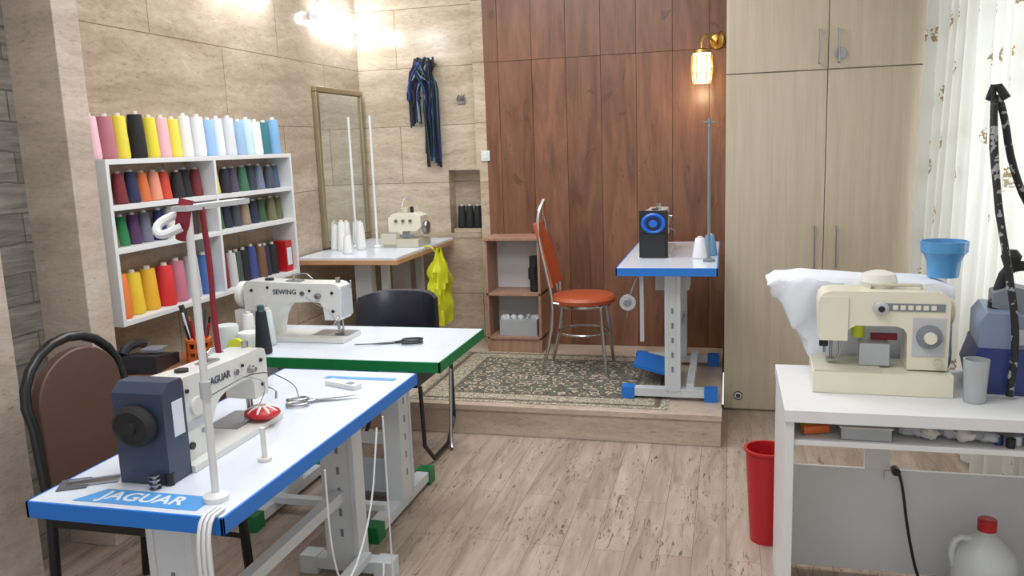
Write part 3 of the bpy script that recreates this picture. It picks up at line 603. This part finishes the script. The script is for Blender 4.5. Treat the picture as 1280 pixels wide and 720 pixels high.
for v in b.bm.verts:
    n=noise.noise_vector(v.co*9); n2=math.sin(v.co.x*40+v.co.z*18)*.006; v.co+=Vector((n.x*.012,n.y*.03+n2,n.z*.008))
for f in b.bm.faces: f.smooth=True
bmesh.ops.smooth_vert(b.bm,verts=b.bm.verts,factor=.5,use_axis_x=True,use_axis_y=True,use_axis_z=True)
b.done(0,sub=1)
b=B('plastic_bowl'); b.at(.695,3.02,1.072); b.lathe((0,0,0),[(.048,0),(.052,.05),(.062,.075),(.072,.085),(.074,.12),(.069,.12),(.066,.088),(.045,.065),(.03,.01)],'lightblue_plastic',n=28); b.done(0)
b=B('steam_iron_station'); b.at(.90,2.86,.751,-8)
b.prism([(-.15,0),(.16,0),(.17,.06),(.16,.14),(-.14,.14),(-.165,.06)],-.13,.13,'navy_tank'); b.prism([(-.14,.14),(.15,.14),(.15,.18),(-.05,.25),(-.12,.25),(-.14,.22)],-.12,.12,'silver_plastic')
b.lathe((-.03,-.121,.18),[(.025,0),(.022,.015)],'grey_light',(0,-1,0)); b.lathe((-.08,-.02,.25),[(.03,0),(.03,.02),(.02,.03)],'black'); b.box(.0,.1,-.122,-.119,.145,.17,'label_grey')
b.prism([(-.10,.255),(.10,.20),(.13,.23),(.10,.29),(-.04,.32),(-.10,.30)],-.05,.05,'grey_panel'); b.tube([(-.08,0,.30),(-.06,0,.38),(.04,0,.38),(.09,0,.29)],.016,'black_matt',10,2)
b.lathe((-.05,0,.38),[(.02,0),(.03,.03),(.015,.05)],'black_matt'); b.done(.012,3)
b=B('braided_steam_hose')
b.tube([(.83,2.86,1.17),(.80,2.85,1.3),(.77,2.84,1.5),(.765,2.84,1.68)],.008,'black_matt')
b.tube([(.82,2.70,.76),(.83,2.70,.95),(.80,2.72,1.15),(.775,2.78,1.35),(.765,2.83,1.6),(.775,2.85,1.66),(.80,2.85,1.6),(.83,2.86,1.45),(.90,2.9,1.30),(1.0,2.9,1.20)],.011,'braided_hose',10,2)
b.tube([(.80,2.83,1.64),(.77,2.84,1.69),(.76,2.86,1.64)],.012,'black_matt',8,1)
b.done(0)
b=B('plastic_box'); b.at(.40,2.59,.653); b.box(-.07,.07,-.05,.05,0,.036,'clear_plastic'); b.box(-.075,.075,-.055,.055,.036,.041,'offwhite'); b.box(-.05,.04,-.03,.03,.041,.047,'red_dark'); b.done(.003)
b=B('tool_handles'); b.at(.26,2.58,.6535,20); b.tube([(-.04,0,.016),(.04,0,.016)],.015,'orange'); b.tube([(-.02,.04,.016),(.04,.05,.016)],.015,'yellow_tape'); b.done(0)
b=B('packed_bags'); b.at(.62,2.58,.668)
for i in range(8): b.ball((-.10+i*.03,random.uniform(-.02,.03),.008),.024,['clear_plastic','grey_light','offwhite'][i%3],1.2,1,.7,12,.5)
b.done(0)
b=B('small_bobbins'); b.at(.84,2.57,.653)
for i in range(9): b.cyl((-.08+.025*i,random.uniform(-.03,.03),0),.012,.026,['navy_tank','black','label_white'][i%3])
b.done(0)
b=B('waste_bin'); b.at(.150,3.19,0); b.lathe((0,0,0),[(.060,0),(.080,.36),(.086,.365),(.086,.375),(.076,.375),(.055,.01)],'red',n=32); b.done(0)
b=B('plastic_jug'); b.at(.80,2.76,0); b.lathe((0,0,0),[(.085,0),(.095,.01),(.095,.19),(.085,.23),(.035,.28),(.022,.29),(.022,.305)],'jug_white',n=28); b.lathe((0,0,.30),[(.028,0),(.028,.035),(.024,.038)],'red'); b.tube([(-.04,0,.265),(-.085,0,.27),(-.1,0,.22),(-.09,0,.17)],.01,'jug_white',8,1); b.done(0)
b=B('power_cable'); b.tube([(.565,2.950,.41),(.58,2.93,.38),(.60,2.9,.2),(.64,2.88,.02),(.7,2.9,.01)],.005,'black',8,2); b.box(.53,.58,2.955,2.968,.365,.40,'white_paint'); b.cyl((.56,2.955,.41),.014,.03,'black',(0,-1,0)); b.done(0)

# ---------------------------------------------------------------- lights
def area(name,loc,rot,sx,sy,e,col=(1,1,1)):
    l=bpy.data.lights.new(name,'AREA'); l.shape='RECTANGLE'; l.size=sx; l.size_y=sy; l.energy=e; l.color=col; o=bpy.data.objects.new(name,l); scene.collection.objects.link(o); o.location=loc; o.rotation_euler=rot
area('ceiling_fill',(-.8,1.6,CZ-.03),(0,0,0),1.4,1.4,45,(.96,.98,1))  # added fill lamp out of view, no fixture here, evens the front light
area('ceiling_fill',(-1.2,3.9,CZ-.03),(0,0,0),1.6,1.2,50,(.96,.98,1))  # second added fill, likewise without a fixture, for the rear half
area('window_light',(RX+.3,3.8,1.6),(0,math.radians(90),0),1.7,1.5,28,(.95,.98,1))
def pt(name,loc,e,col,r): 
    l=bpy.data.lights.new(name,'POINT'); l.energy=e; l.color=col; l.shadow_soft_size=r; o=bpy.data.objects.new(name,l); scene.collection.objects.link(o); o.location=loc
pt('wall_lamp_bulb',(-.17,5.40,1.84),2.5,(1,.8,.5),.04)
w=bpy.data.worlds.new('World'); scene.world=w; w.use_nodes=True; bg=w.node_tree.nodes['Background']; bg.inputs[0].default_value=(.91,.95,1,1); bg.inputs[1].default_value=1.0

# ---------------------------------------------------------------- camera
f,p,r,y=1040,.168,.0355,.258
F=Vector((-math.sin(y)*math.cos(p),math.cos(y)*math.cos(p),-math.sin(p))); R0=Vector((math.cos(y),math.sin(y),0)); D0=F.cross(R0)
R=R0*math.cos(r)+D0*math.sin(r); D=-R0*math.sin(r)+D0*math.cos(r)
cam=bpy.data.cameras.new('camera'); co=bpy.data.objects.new('camera',cam); scene.collection.objects.link(co)
m=Matrix((R,-D,-F)).transposed().to_4x4(); m.translation=(0,0,1.55); co.matrix_world=m; cam.sensor_width=36; cam.lens=36*f/1280; cam.clip_start=.05
scene.camera=co
